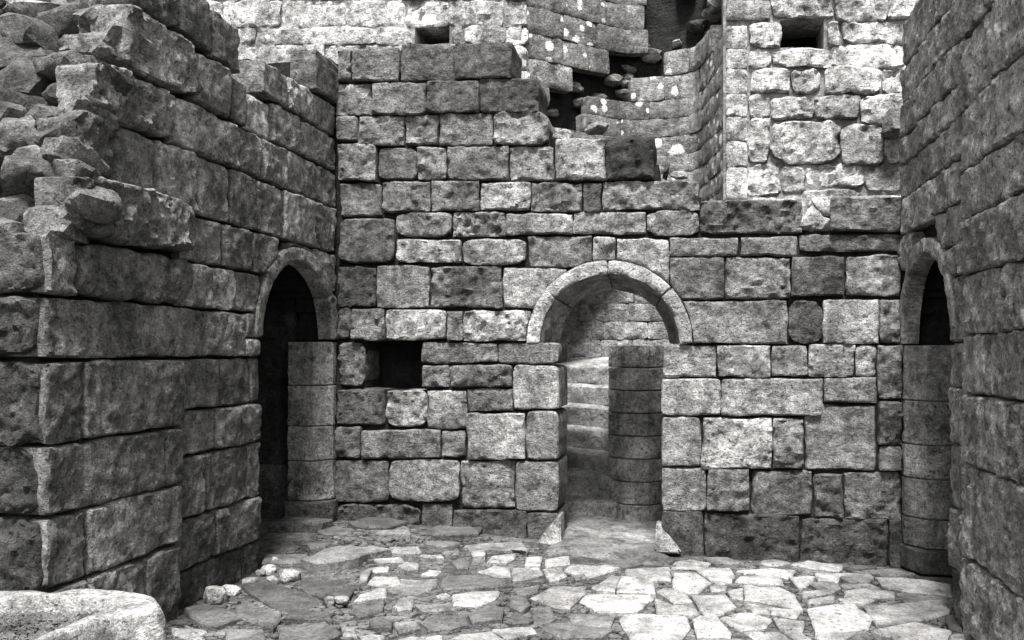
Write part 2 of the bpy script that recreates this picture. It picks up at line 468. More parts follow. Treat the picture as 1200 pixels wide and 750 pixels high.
# the arch ring: four long voussoirs
RB = Ring(PB, DC, DZ, DRI, DRO, 0.10, 0.46)
arch = part_empty('arch', (DC, YB, DZ), BW)
for (a0, a1, t) in ((0, 41, .26), (41, 90, .32), (90, 139, .42), (139, 180, 0.5)):
    r0, r1 = math.radians(a0) * RB.rm, math.radians(a1) * RB.rm
    block(arch, [(r0, DRI), (r1, DRI), (r1, DRO), (r0, DRO)], RB, proud=random.uniform(0.012, 0.022), depth=0.47, tone=t, rr=0.009, rough=0.007,
          gap=0.0012, wob=0.006, corner=0.004, name='voussoir', side=0.003)
# low corbel-like chamfer stops at the feet of the doorway
def stop(parent, pts, tone):
    P = np.array(pts, float)
    bm = bmesh.new(); vv = [bm.verts.new(p) for p in P]
    bmesh.ops.convex_hull(bm, input=vv)
    bmesh.ops.bevel(bm, geom=bm.edges[:] , offset=0.012, segments=2, affect='EDGES')
    V = np.array([v.co[:] for v in bm.verts]); bm.verts.index_update()
    Fc = [[v.index for v in f.verts] for f in bm.faces]; bm.free()
    return mesh_obj('chamfer_stop', V, Fc, M_STONE, parent, False, tone, 0.0)
g = 0.03
stop(BW, [(JL - 0.19, YB - 0.11, g), (JL + 0.04, YB - 0.14, g), (JL + 0.02, YB + 0.2, g), (JL - 0.16, YB + 0.1, g), (JL + 0.012, YB - 0.02, 0.285), (JL + 0.012, YB + 0.2, 0.285), (JL - 0.02, YB + 0.1, 0.28)], 0.40)
stop(BW, [(JR + 0.16, YB - 0.10, g), (JR - 0.05, YB - 0.11, g), (JR - 0.04, YB + 0.2, g), (JR + 0.16, YB + 0.1, g), (JR - 0.04, YB - 0.02, 0.24), (JR - 0.04, YB + 0.2, 0.24), (JR + 0.0, YB + 0.1, 0.24)], 0.40)

def back_top(X):
    x = project(X, YB, 3.0)[0]
    for lim, y in ((398, 66), (598, 64), (628, 104), (640, 142), (768, 185), (820, 222), (940, 245), (1100, 245)):
        if x <= lim: return onY(x, y, YB)[1]
    return 2.6
sl = (onY(428, 452, YB), onY(493, 401, YB))
def in_back(u, z):
    if z > back_top(u) - 0.03: return False
    if sl[0][0] - 0.02 < u < sl[1][0] + 0.02 and sl[0][1] - 0.02 < z < sl[1][1] + 0.03: return False
    if JL - 0.12 < u < JR + 0.12 and z < DZ: return False
    if z >= DZ and math.hypot(u - DC, z - DZ) < DRO - 0.05: return False
    return True
core_mesh('wall_core', BW, np.arange(XL - 1.5, XR + 1.2, 0.055), np.arange(-0.1, 4.4, 0.055), in_back, PB, -0.045, -0.48)
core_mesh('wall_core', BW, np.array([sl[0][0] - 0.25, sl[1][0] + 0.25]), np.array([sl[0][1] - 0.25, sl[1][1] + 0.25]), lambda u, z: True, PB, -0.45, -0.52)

# ------------------------------------------------------------------ left wall
LW = thing('stone_wall', (-3.6, 5.2, 0), 'tall dark ashlar wall with stepped rubble top and narrow black arched doorway', 'wall')
LCY, LCZ, LRI, LRO = 6.175, 1.70, 0.60, 0.715
CLIP_L = (LCY, LCZ, LRO + 0.004)
left = [ # x0, x1, z0, z1, tone, extra proud
 (45,94,0,.47,.10,.05),(45,94,.47,.815,.12,.05),(94,160,0,.47,.13,.05),(160,204,0,.47,.15,.05),(94,206,.47,.815,.16,.05),
 (45,188,.815,1.155,.12,.04),(188,209,.815,1.155,.15,.03),
 (45,91,1.155,1.56,.11,.03),(91,213,1.155,1.56,.13,.03),
 (48,172,1.56,1.87,.12,.02),(172,241,1.56,1.87,.15,0),(241,288,1.56,1.87,.15,0),(288,306,1.56,1.70,.20,0),(288,303,1.70,1.87,.15,0),
 (47,83,1.87,2.17,.13,.04),(83,216,1.87,2.16,.13,.04),(216,250,1.87,2.15,.17,0),(250,277,1.87,2.15,.2,0),(277,306,1.87,2.15,.17,0),
 (66,212,2.17,2.50,.10,.09),(212,226,2.15,2.445,.18,0),(226,262,2.15,2.445,.17,0),(262,296,2.15,2.445,.15,0),(296,325,2.15,2.445,.14,0),
 (89,136,2.50,2.83,.07,.0),(136,184,2.47,2.83,.13,0),(184,231,2.445,2.83,.16,0),(231,270,2.445,2.83,.16,0),(270,302,2.445,2.83,.13,0),(302,333,2.445,2.83,.15,0),(333,369,2.445,2.83,.2,0),(369,395,2.445,2.83,.16,0),
 (106,205,2.83,3.14,.17,.02),(205,281,2.83,3.14,.18,.01),(281,310,2.83,3.14,.14,0),(310,337,2.83,3.14,.15,0),(337,358,2.83,3.14,.15,0),(358,395,2.83,3.14,.17,0),
 (142,228,3.14,3.50,.20,.02),(228,270,3.14,3.47,.18,.02),(270,290,3.14,3.45,.17,0),(290,321,3.14,3.42,.28,-.02),(321,354,3.14,3.44,.17,0),(354,395,3.14,3.44,.17,0),
 (156,205,3.50,3.86,.07,.02),(205,246,3.50,3.83,.08,.02),(246,281,3.47,3.80,.12,.02),(308,338,3.45,3.70,.2,.0),(338,366,3.44,3.70,.17,0),(366,395,3.44,3.72,.15,0),
 (366,397,3.72,4.06,.07,.03),
 (204,245,0,.265,.06,-.02),(245,287,0,.265,.05,-.02),(287,305,0,.265,.09,-.02),
 (203,213,.265,.58,.13,0),(213,255,.265,.58,.09,0),(255,306,.265,.58,.10,0),
 (206,243,.58,.96,.13,0),(243,291,.58,.96,.12,0),(291,306,.58,.96,.14,0),
 (208,254,.96,1.24,.17,0),(254,306,.96,1.24,.16,0),
 (213,259,1.24,1.56,.16,0),(259,294,1.24,1.56,.15,0),(294,306,1.24,1.56,.14,0),
 (340,369,2.2,2.445,.2,0),(369,396,2.1,2.445,.22,0),(376,396,1.70,2.1,.2,0),
]
CORNER = onX(45, XL)
for (x0, x1, z0, z1, t, pr) in left:
    u0, u1 = onX(x0, XL), onX(x1, XL)
    rough_top = z0 > 2.45 and x0 < 300
    end_st = x0 <= 48
    broken = x0 in (66, 89, 106, 142, 156, 83)
    if x1 in (395, 396, 397): u1 = YB + 0.03
    block(LW, [(u0, z0), (u1, z0), (u1, z1), (u0, z1)], PL, proud=pr + random.uniform(-0.012, 0.012),
          depth=0.22 if (z1 > 4 or broken) else (0.5 if (z1 > 2.1 and not end_st) else 0.34), tone=tone_of(t) * random.uniform(1.2, 1.95), lich=0.10 if z0 > 2.4 and random.random() < .4 else 0,
          rr=0.03 if broken or rough_top else random.uniform(0.008, 0.018), rough=0.024 if broken else random.uniform(0.008, 0.014),
          wob=0.022 if broken else 0.009, corner=0.035 if broken else 0.005, gap=random.uniform(0.006, 0.011),
          clip=CLIP_L if (x1 > 296 and z1 > 1.7 and z0 < 2.45) else None, side=0.012 if broken else 0.008)
PE = Plane('Y-', CORNER - 0.012)
for (z0, z1, t, xa) in ((0, .40, .05, 0), (.40, .818, .055, .02), (.818, 1.157, .06, 0), (1.157, 1.562, .06, .03), (1.562, 1.872, .07, 0), (1.872, 2.17, .12, .02)):
    block(LW, [(XL - .9, z0), (XL - .005 + xa, z0), (XL - .005 + xa, z1), (XL - .9, z1)], PE, proud=random.uniform(0, .012), depth=.3, tone=t, rr=.025, rough=.022, wob=.02, corner=.02, gap=.005, side=.01)
RL = Ring(PL, LCY, LCZ, LRI, LRO, 0.015, 0.13)
arch = part_empty('arch', (XL, LCY, LCZ), LW)
for (a0, a1, t) in ((0, 35, .26), (35, 92, .27), (92, 138, .26), (138, 180, .22)):
    r0, r1 = math.radians(a0) * RL.rm, math.radians(a1) * RL.rm
    block(arch, [(r0, LRI), (r1, LRI), (r1, LRO), (r0, LRO)], RL, proud=random.uniform(0.012, 0.022), depth=0.14, tone=t, rr=0.010, rough=0.005,
          gap=0.002, wob=0.004, corner=0.004, name='voussoir', side=0.003)

def prism(parent, plan, z0, z1, tone, name='jamb_stone', bev=0.008):
    """dressed stone with a plan outline, subdivided and slightly uneven"""
    pl = []
    n = len(plan)
    for i in range(n):
        a, b = np.array(plan[i]), np.array(plan[(i + 1) % n])
        k = max(1, int(np.linalg.norm(b - a) / 0.035))
        for j in range(k): pl.append(a + (b - a) * j / k)
    pl = np.array(pl); c = pl.mean(0)
    zs = np.concatenate([[z0], np.linspace(z0 + bev, z1 - bev, max(3, int((z1 - z0) / 0.035))), [z1]])
    V = []
    for i, z in enumerate(zs):
        ins = bev if i in (0, len(zs) - 1) else 0.0
        dirs = pl - c; dirs /= np.linalg.norm(dirs, axis=1)[:, None]
        nn = 0.006 * fbm(pl[:, 0] * 14, pl[:, 1] * 14, z * 14 + z0 * 7, 3)
        Q = pl + dirs * (nn - ins)[:, None]
        V.append(np.column_stack([Q, np.full(len(Q), z)]))
    V = np.vstack(V); k = len(pl); Fc = []
    for i in range(len(zs) - 1):
        for j in range(k):
            j2 = (j + 1) % k
            Fc.append([i * k + j, i * k + j2, (i + 1) * k + j2, (i + 1) * k + j])
    Fc.append(list(range(k))[::-1]); Fc.append([(len(zs) - 1) * k + j for j in range(k)])
    ob = mesh_obj(name, V, Fc, M_STONE, parent, False, tone, 0.0)
    return ob
# far jamb of the left doorway, chamfered on its corner
dj = 7.15
jz = [0.0] + [EYE + (HOR - y) / F * dj for y in (588, 541, 500, 452, 400)]
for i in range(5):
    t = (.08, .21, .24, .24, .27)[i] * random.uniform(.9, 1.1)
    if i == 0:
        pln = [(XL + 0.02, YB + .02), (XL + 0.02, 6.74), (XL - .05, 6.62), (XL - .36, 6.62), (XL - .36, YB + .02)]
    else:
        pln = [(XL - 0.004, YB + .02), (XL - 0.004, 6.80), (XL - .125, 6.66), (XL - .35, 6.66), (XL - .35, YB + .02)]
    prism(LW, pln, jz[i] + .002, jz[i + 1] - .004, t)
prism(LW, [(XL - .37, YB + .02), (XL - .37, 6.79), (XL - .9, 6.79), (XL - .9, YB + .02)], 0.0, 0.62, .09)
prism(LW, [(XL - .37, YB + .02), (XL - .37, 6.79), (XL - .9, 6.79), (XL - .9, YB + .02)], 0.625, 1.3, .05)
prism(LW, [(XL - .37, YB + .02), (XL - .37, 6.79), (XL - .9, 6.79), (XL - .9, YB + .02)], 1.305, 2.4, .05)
# low threshold stone
prism(LW, [(XL + .12, 6.52), (XL + .10, 6.36), (XL - .32, 6.30), (XL - .32, 6.56)], 0.0, 0.23, .09, 'threshold_stone')

def left_top(Y):
    for lim, z in ((3.50, 1.9), (3.66, 2.0), (3.80, 2.25), (4.02, 2.55), (4.25, 2.9), (4.6, 3.2), (5.25, 3.45), (5.62, 3.30), (6.6, 3.4), (9, 3.55)):
        if Y <= lim: return z
    return 3.5
def in_left(u, z):
    if z > left_top(u): return False
    if LCY - LRI - .05 < u < YB + .1 and z < LCZ: return False
    if z >= LCZ and math.hypot(u - LCY, z - LCZ) < LRO - 0.04: return False
    return True
core_mesh('wall_core', LW, np.arange(CORNER + 0.09, 7.0, 0.06), np.arange(-0.1, 4.2, 0.06), in_left, PL, -0.075, -1.35)
core_mesh('wall_core', LW, np.arange(CORNER + 0.12, 7.2, 0.3), np.arange(-0.1, 4.0, 0.15), lambda u, z: z < left_top(u), PL, -1.36, -1.7)

core_mesh('wall_core', LW, np.arange(3.6, 6.2, 0.1), np.arange(-0.1, 4.6, 0.1), lambda u, z: z < float(np.interp(u, [3.55, 4.1, 4.6, 5.4, 6.4], [2.0, 3.1, 3.5, 4.15, 4.25])), PL, -1.0, -2.3)
# rubble of the broken wall head: traced ones first, then fill
def slope_z(Y): return np.interp(Y, [3.4, 3.55, 4.1, 4.6, 5.4, 6.4], [2.1, 2.28, 3.42, 3.85, 4.5, 4.6])
def on_slope(x, y):
    d = ray(x); t = 3.6 / d[1]
    for i in range(400):
        z = EYE + (HOR - y) / F * t
        if d[1] * t > 3.45 and z <= slope_z(d[1] * t): break
        t += 0.01
    return np.array([d[0] * t, d[1] * t, z]), t
rub = [(45,12,66,22,.42),(22,40,62,46,.16),(110,27,52,30,.2),(104,56,72,30,.30),(30,92,76,58,.13),(82,82,52,36,.2),(120,90,34,34,.15),(28,124,60,34,.08),
 (92,133,52,28,.26),(62,142,34,26,.2),(2,142,30,26,.3),(26,152,56,34,.3),(70,160,44,36,.15),(8,172,46,36,.26),(30,214,74,56,.15),(76,186,40,26,.25),(78,208,48,34,.22),
 (132,44,30,24,.35),(5,15,34,36,.06),(70,112,40,26,.09),(50,176,34,24,.12),(92,232,40,24,.28),(14,250,60,26,.34),(60,262,56,24,.34),(36,190,30,22,.3)]
for i, (x, y, w, h, t) in enumerate(rub):
    p, dep = on_slope(x, y)
    sx, sz = w / F * dep / 2 * 1.4, h / F * dep / 2 * 1.4
    rock(LW, p + np.array([-0.02, 0.10, 0]), (max(sx, .12), random.uniform(.16, .26), max(sz, .115)), tone=t * 0.7, lich=0.15 if t > .2 else 0, seed=100 + i,
         rot=(random.uniform(-.25, .15), random.uniform(-.25, .3), random.uniform(-.3, .3)))
for i in range(130):
    Y = random.uniform(3.55, 6.0); X = random.uniform(-4.6, -3.2) if Y < 5.0 else random.uniform(-5.1, -3.95)
    s = random.uniform(.13, .26)
    rock(LW, (X, Y, float(slope_z(Y)) - 0.16 + random.uniform(-.05, .03)), (s, s * random.uniform(.7, 1.1), s * random.uniform(.65, .9)), tone=random.choice((.07, .1, .13, .18)), seed=300 + i)

# ------------------------------------------------------------------ right wall
RW = thing('stone_wall', (1.9, 5.2, 0), 'plain grey ashlar wall with tall blocks and slim arched recess beside the court corner', 'wall')
RCY, RCZ, RRI, RRO = 6.20, 1.655, 0.60, 0.71
CLIP_R = (RCY, RCZ, RRO + 0.004)
YN = onX(1132, XR)
right = []
def rr_(x0, x1, z0, z1, t, pr=0.0): right.append((x0, x1, z0, z1, t, pr))
for a in [(1060,1098,3.72,4.05,.2),(1098,1132,3.70,4.1,.2),(1060,1098,3.44,3.72,.17),(1098,1132,3.44,3.70,.2),(1060,1115,3.19,3.44,.18),(1115,1132,3.17,3.44,.16),
 (1060,1132,2.98,3.19,.19),(1060,1130,2.73,2.98,.2),(1060,1092,2.46,2.73,.22),(1092,1130,2.48,2.73,.18),(1105,1131,2.24,2.48,.16),(1060,1070,2.2,2.46,.2),(1095,1106,2.24,2.48,.2),
 (1107,1132,2.05,2.24,.15),(1109,1134,1.655,2.05,.19),(1113,1133,1.39,1.655,.19),(1113,1132,1.05,1.39,.2),(1113,1132,.67,1.05,.17),(1113,1132,.31,.67,.19),(1113,1132,-.05,.31,.1)]:
    rr_(*a)
near = [ (3.38,4.0,[1132,1172,1290,1500]),(2.98,3.38,[1132,1186,1330,1520]),(2.62,2.98,[1130,1153,1260,1400,1560]),(2.34,2.62,[1131,1197,1330,1560]),(2.03,2.34,[1132,1220,1400,1560]),
 (1.695,2.03,[1134,1195,1340,1560]),(1.365,1.695,[1133,1161,1270,1420,1560]),(.97,1.365,[1132,1186,1300,1560]),(.445,.97,[1132,1145,1290,1560]),(-.05,.445,[1131,1192,1340,1560])]
for (z0, z1, xs) in near:
    for a, b in zip(xs[:-1], xs[1:]):
        rr_(a, b, z0, z1, random.choice((.17, .19, .21, .23)), .03)
for (x0, x1, z0, z1, t, pr) in right:
    u0, u1 = onX(x0, XR), onX(x1, XR)
    if x0 == 1060: u0 = YB + (0.03 if z0 < 2.6 else 0.08 * random.random())
    block(RW, [(u1, z0), (u0, z0), (u0, z1), (u1, z1)], PR, proud=pr + random.uniform(-0.012, 0.012), depth=0.34, tone=tone_of(t) * random.uniform(1.45, 1.85),
          lich=0.0, rr=random.uniform(0.010, 0.020), rough=random.uniform(0.010, 0.018), gap=random.uniform(.004, .007), wob=0.010, corner=0.006,
          clip=CLIP_R if (x0 < 1115 and z1 > 1.66 and z0 < 2.47) else None)
RR = Ring(PR, RCY, RCZ, RRI, RRO, 0.015, 0.11)
arch = part_empty('arch', (XR, RCY, RCZ), RW)
for (a0, a1, t) in ((0, 45, .30), (45, 95, .30), (95, 140, .28), (140, 180, .26)):
    r0, r1 = math.radians(a0) * RR.rm, math.radians(a1) * RR.rm
    block(arch, [(r0, RRI), (r1, RRI), (r1, RRO), (r0, RRO)], RR, proud=random.uniform(0.012, 0.022), depth=0.12, tone=t, rr=0.010, rough=0.005,
          gap=0.002, wob=0.004, corner=0.004, name='voussoir', side=0.003)
dj = 6.17
jz = [0.0, 0.17] + [EYE + (HOR - y) / F * dj for y in (609, 562, 522, 470, 404)]
for i in range(6):
    t = (.08, .18, .24, .26, .26, .28)[i] * random.uniform(.92, 1.1)
    if i == 0: pln = [(XR - .03, YB + .02), (XR + .02, 6.70), (XR + .07, 6.60), (XR + .6, 6.60), (XR + .6, YB + .02)]
    else: pln = [(XR + .004, YB + .02), (XR + .004, 6.80), (XR + .125, 6.66), (XR + .6, 6.66), (XR + .6, YB + .02)]
    prism(RW, pln[::-1], jz[i] + .002, jz[i + 1] - .004, t)
def in_right(u, z):
    if RCY - RRI - .05 < u < YB + .1 and z < RCZ: return False
    if z >= RCZ and math.hypot(u - RCY, z - RCZ) < RRO - 0.04: return False
    return True
core_mesh('wall_core', RW, np.arange(2.9, 6.95, 0.06), np.arange(-0.1, 4.15, 0.06), in_right, PR, -0.075, -1.0)
core_mesh('wall_core', RW, np.arange(2.9, 7.3, 0.3), np.arange(-0.1, 4.15, 0.15), lambda u, z: True, PR, -1.01, -1.3)

# ------------------------------------------------------------------ stair turret behind the back wall
TCX, TCY, TR = -0.536, 8.15, 0.95        # newel centre and outer radius of the steps
TW = thing('stair_turret', (TCX, TCY, 0), 'many-sided stair turret broken open, its smooth lining spotted with pale lichen', 'turret')
class Poly:
    """inside of the turret: u = length along a rounded many-sided plan, d towards the inside"""
    def __init__(s, P):
        P = np.array(P, float)
        for _ in range(3):
            Q = [P[0]]
            for a, b in zip(P[:-1], P[1:]): Q += [0.75 * a + 0.25 * b, 0.25 * a + 0.75 * b] if _ else [0.88 * a + 0.12 * b, 0.12 * a + 0.88 * b]
            Q.append(P[-1]); P = np.array(Q)
        s.P = P; sg = np.diff(P, axis=0); s.u = np.concatenate([[0], np.cumsum(np.linalg.norm(sg, axis=1))])
        t = np.gradient(P, axis=0); t /= np.linalg.norm(t, axis=1)[:, None]
        s.n = np.stack([-t[:, 1], t[:, 0]], -1)         # left of the walking direction = inside
        s.L = s.u[-1]
    def __call__(s, u, z, d):
        x = np.interp(u, s.u, s.P[:, 0]); y = np.interp(u, s.u, s.P[:, 1])
        nx = np.interp(u, s.u, s.n[:, 0]); ny = np.interp(u, s.u, s.n[:, 1])
        return np.stack([x + nx * d, y + ny * d, z + 0 * x], -1)
def pt(x, Y): d = ray(x); return (d[0] * Y / d[1], Y)
CT = Poly([pt(851, 7.80), pt(816, 8.92), pt(738, 8.98), pt(616, 8.09)])
CTL = Poly([pt(851, 7.80), pt(816, 8.98), pt(700, 9.08), pt(585, 9.10)])      # wider below, round the stair foot
def inpoly(x, y, P):
    c = False; j = len(P) - 1
    for i in range(len(P)):
        if (P[i][1] > y) != (P[j][1] > y) and x < (P[j][0] - P[i][0]) * (y - P[i][1]) / (P[j][1] - P[i][1]) + P[i][0]: c = not c
        j = i
    return c
GONE = [(600, 125), (640, 118), (645, 93), (718, 93), (720, 60), (757, 58), (762, -60), (860, -60), (860, 30), (830, 45), (815, 62), (780, 66), (772, 90), (742, 96), (738, 120), (690, 122), (686, 142), (650, 145), (640, 175), (600, 190)]
z = 0.02
row = 0
while z < 5.6:
    h = 0.19 if z < 4.1 else 0.25
    up = z > 2.6
    C_ = CT if up else CTL
    us = np.arange(0, C_.L + 0.001, 0.02)
    keep = []
    for u_ in us:
        m = C_(np.array(u_), z, 0.0); px, py = project(m[0], m[1], z + h / 2)
        keep.append((up or 640 < px < 800) and not inpoly(px, py, GONE))
    runs, st_ = [], None
    for u_, kp in zip(us, keep):
        if kp and st_ is None: st_ = u_
        if not kp and st_ is not None: runs.append((st_, u_)); st_ = None
    if st_ is not None: runs.append((st_, C_.L))
    for (r0, r1) in runs:
        a = r0 + random.uniform(-.06, .03) * (r0 > 0)
        while a < r1 - 0.05:
            b = a + random.uniform(0.34, 0.72)
            if r1 - b < 0.16: b = r1 + random.uniform(-.03, .05) * (r1 < C_.L)
            tt_ = (.20 if a > C_.L * .5 else .27) if up else .27
            block(TW, [(a, z), (b, z), (b, z + h), (a, z + h)], C_, proud=random.uniform(-.006, .006), depth=.12,
                  tone=tone_of(tt_), lich=(random.uniform(.35, .75) if up else 0.0), rr=.008, rough=.006, gap=.0015, wob=.006, corner=.006, cell=.035, side=.004)
            a = b
    z += h; row += 1
core_mesh('turret_core', TW, np.linspace(0.12, CT.L - 0.05, 60), np.arange(2.5, 5.8, 0.12), lambda u, z: True, CT, -0.20, -0.4)
core_mesh('turret_core', TW, np.linspace(0.12, CTL.L - 0.02, 40), np.arange(0, 2.9, 0.3), lambda u, z: True, CTL, -0.13, -0.4)
# broken rubble in the scar
for i in range(34):
    for tr in range(20):
        am = random.uniform(0, CT.L); zz = random.uniform(3.2, 5.5)
        m = CT(np.array(am), zz, -0.16)
        px, py = project(m[0], m[1], zz)
        if inpoly(px, py, GONE) and (py > 1.1 * (860 - px) - 70 or random.random() < .25): break
    s_ = random.uniform(.06, .15)
    rock(TW, (m[0], m[1], zz), (s_, s_, s_ * .6), tone=random.choice((.12, .2, .3)), seed=700 + i, sub=2)

# spiral stair: every step with its drum of the newel
ST = thing('spiral_stair', (TCX, TCY, 0), 'worn winding stone steps rising behind the central doorway', 'stair')
class Slant:
    """vertical face through two plan points, d towards the doorway"""
    def __init__(s, A, B):
        s.A = np.array(A); t = np.array(B) - s.A; s.L = np.linalg.norm(t); s.t = t / s.L
        s.n = np.array([s.t[1], -s.t[0]])
    def __call__(s, u, z, d):
        return np.stack([s.A[0] + s.t[0] * u + s.n[0] * d, s.A[1] + s.t[1] * u + s.n[1] * d, z + 0.24 * np.clip(-d - 0.02, 0, 0.4)], -1)
RISE = 0.21
tops = [0.20, 0.425, 0.62, 0.83, 1.045, 1.25, 1.45]
for k in range(7):
    yo = (7.70, 7.96, 8.24, 8.50, 8.72, 8.90, 9.02)[k]; yn = 7.93 + 0.085 * k
    sl_ = Slant((-1.75, yo + .12), (-0.70, yn))
    block(ST, [(0, -.04 if k == 0 else tops[k - 1] - .004), (sl_.L, -.04 if k == 0 else tops[k - 1] - .004), (sl_.L, tops[k]), (0, tops[k] + .01)], sl_, depth=.75, tone=.25,
          rr=.022, rough=.006, gap=.001, wob=.006, corner=.008, name='step', side=.005, mat=M_FLAG)

# the newel, drum on drum, and one broken block beside its head
for k in range(8):
    z0, z1 = (k * RISE - .03 + .016 if k else -0.04), (k + 1) * RISE - .03 + .008
    prism(ST, [(TCX + .285 * math.cos(q), TCY + .285 * math.sin(q)) for q in np.linspace(0, 2 * math.pi, 9)[:-1] + math.pi / 8 + random.uniform(-.04, .04)], z0, z1, random.uniform(.24, .32), 'newel_block')

# ------------------------------------------------------------------ upper walls beyond
YF1, YF2 = 8.05, 7.72
FL = thing('stone_wall', (-3.2, 8.3, 0), 'pale sunlit upper wall with one dark putlog slot beyond the broken courses', 'wall')
PF1, PF2 = Plane('Y-', YF1), Plane('Y-', YF2)
fl_rows = [(-120,-75,[150,260,340,430,520,618]),(-75,-38,[140,230,300,390,455,540,618]),(-38,0,[130,240,310,402,470,530,590,618]),(0,31,[200,262,330,405,475,525,590,618]),
 (31,52,[200,250,300,362,440,483,None,530,545,592,618]),(52,82,[200,270,322,380,460,545,618]),(82,120,[200,290,380,480,560,620]),(120,170,[200,300,420,520,620])]
for (y0, y1, xs) in fl_rows:
    for a, b in zip(xs[:-1], xs[1:]):
        if a is None or b is None: continue
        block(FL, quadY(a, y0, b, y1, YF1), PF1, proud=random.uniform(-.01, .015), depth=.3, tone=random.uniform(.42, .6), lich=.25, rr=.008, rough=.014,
              cell=.026, gap=.001, wob=.018)
core_mesh('wall_core', FL, np.arange(-6.5, -1.6, 0.09), np.arange(2.2, 6.6, 0.09),
          lambda u, z: not (482 < project(u, YF1, z)[0] < 531 and 30 < project(u, YF1, z)[1] < 52), PF1, -.015, -.5, mat=M_DUST)
core_mesh('wall_core', FL, np.append(np.arange(-6.5, -1.75, 0.5), -1.72), np.arange(0.0, 6.6, 0.4), lambda u, z: True, PF1, -.51, -.7)
FR = thing('stone_wall', (1.2, 8.0, 0), 'bright coarse rubble upper wall with a square dark window hole', 'wall')
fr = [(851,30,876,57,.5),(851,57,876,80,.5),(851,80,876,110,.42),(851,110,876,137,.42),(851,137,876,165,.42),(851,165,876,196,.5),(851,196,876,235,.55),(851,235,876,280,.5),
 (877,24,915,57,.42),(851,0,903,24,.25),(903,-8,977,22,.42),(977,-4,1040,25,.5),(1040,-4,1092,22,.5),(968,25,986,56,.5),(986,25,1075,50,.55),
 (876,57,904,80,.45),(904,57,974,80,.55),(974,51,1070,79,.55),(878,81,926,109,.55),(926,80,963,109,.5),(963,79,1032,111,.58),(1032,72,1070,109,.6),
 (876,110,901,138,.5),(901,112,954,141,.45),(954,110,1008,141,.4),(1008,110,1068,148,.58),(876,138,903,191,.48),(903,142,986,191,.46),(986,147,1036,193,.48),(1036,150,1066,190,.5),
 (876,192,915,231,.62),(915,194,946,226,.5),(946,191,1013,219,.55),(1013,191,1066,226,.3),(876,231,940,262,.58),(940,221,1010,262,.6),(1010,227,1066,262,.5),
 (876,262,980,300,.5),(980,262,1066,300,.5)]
for yy in (-8, -45, -85, -125):
    x = 851
    while x < 1110:
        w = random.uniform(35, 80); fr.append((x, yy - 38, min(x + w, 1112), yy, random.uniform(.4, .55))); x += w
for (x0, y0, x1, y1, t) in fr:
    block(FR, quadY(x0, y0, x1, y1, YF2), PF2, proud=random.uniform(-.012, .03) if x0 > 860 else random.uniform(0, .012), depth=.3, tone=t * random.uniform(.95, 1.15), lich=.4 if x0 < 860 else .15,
          rr=.013 if x0 > 860 else .008, rough=.018 if x0 > 860 else .008, cell=.022, gap=.003 if x0 > 860 else .002, wob=.026 if x0 > 860 else .004, corner=.025 if x0 > 860 else .005)
core_mesh('wall_core', FR, np.arange(0.24, 3.0, 0.06), np.arange(2.2, 6.2, 0.06),
          lambda u, z: not (911 < project(u, YF2, z)[0] < 970 and 20 < project(u, YF2, z)[1] < 58), PF2, -.024, -.5, mat=M_DUST)
core_mesh('wall_core', FR, np.arange(0.4, 3.0, 0.3), np.arange(0.0, 6.2, 0.4), lambda u, z: True, PF2, -.51, -.7)
X_, Z_ = onY(1046, 148, YF2)
rock(FR, (X_, YF2 - .08, Z_), (.13, .16, .15), tone=.2, seed=41)
# loose rubble on the broken head of the back wall
for i, (x, y, w, h, t) in enumerate([(952,260,38,34,.5),(962,243,40,30,.55),(985,242,30,26,.5),(948,268,26,22,.3),(966,264,30,30,.5),(1002,238,20,18,.5),(660,158,26,16,.4),(700,150,30,14,.35),(781,200,8,22,.15),(796,206,24,12,.4)]):
    X_, Z_ = onY(x, y, YB + .1)
    rock(BW, (X_, YB + .1, Z_), (w / F * 3.6, .12, h / F * 3.6), tone=t, seed=800 + i, name='rubble_stone')

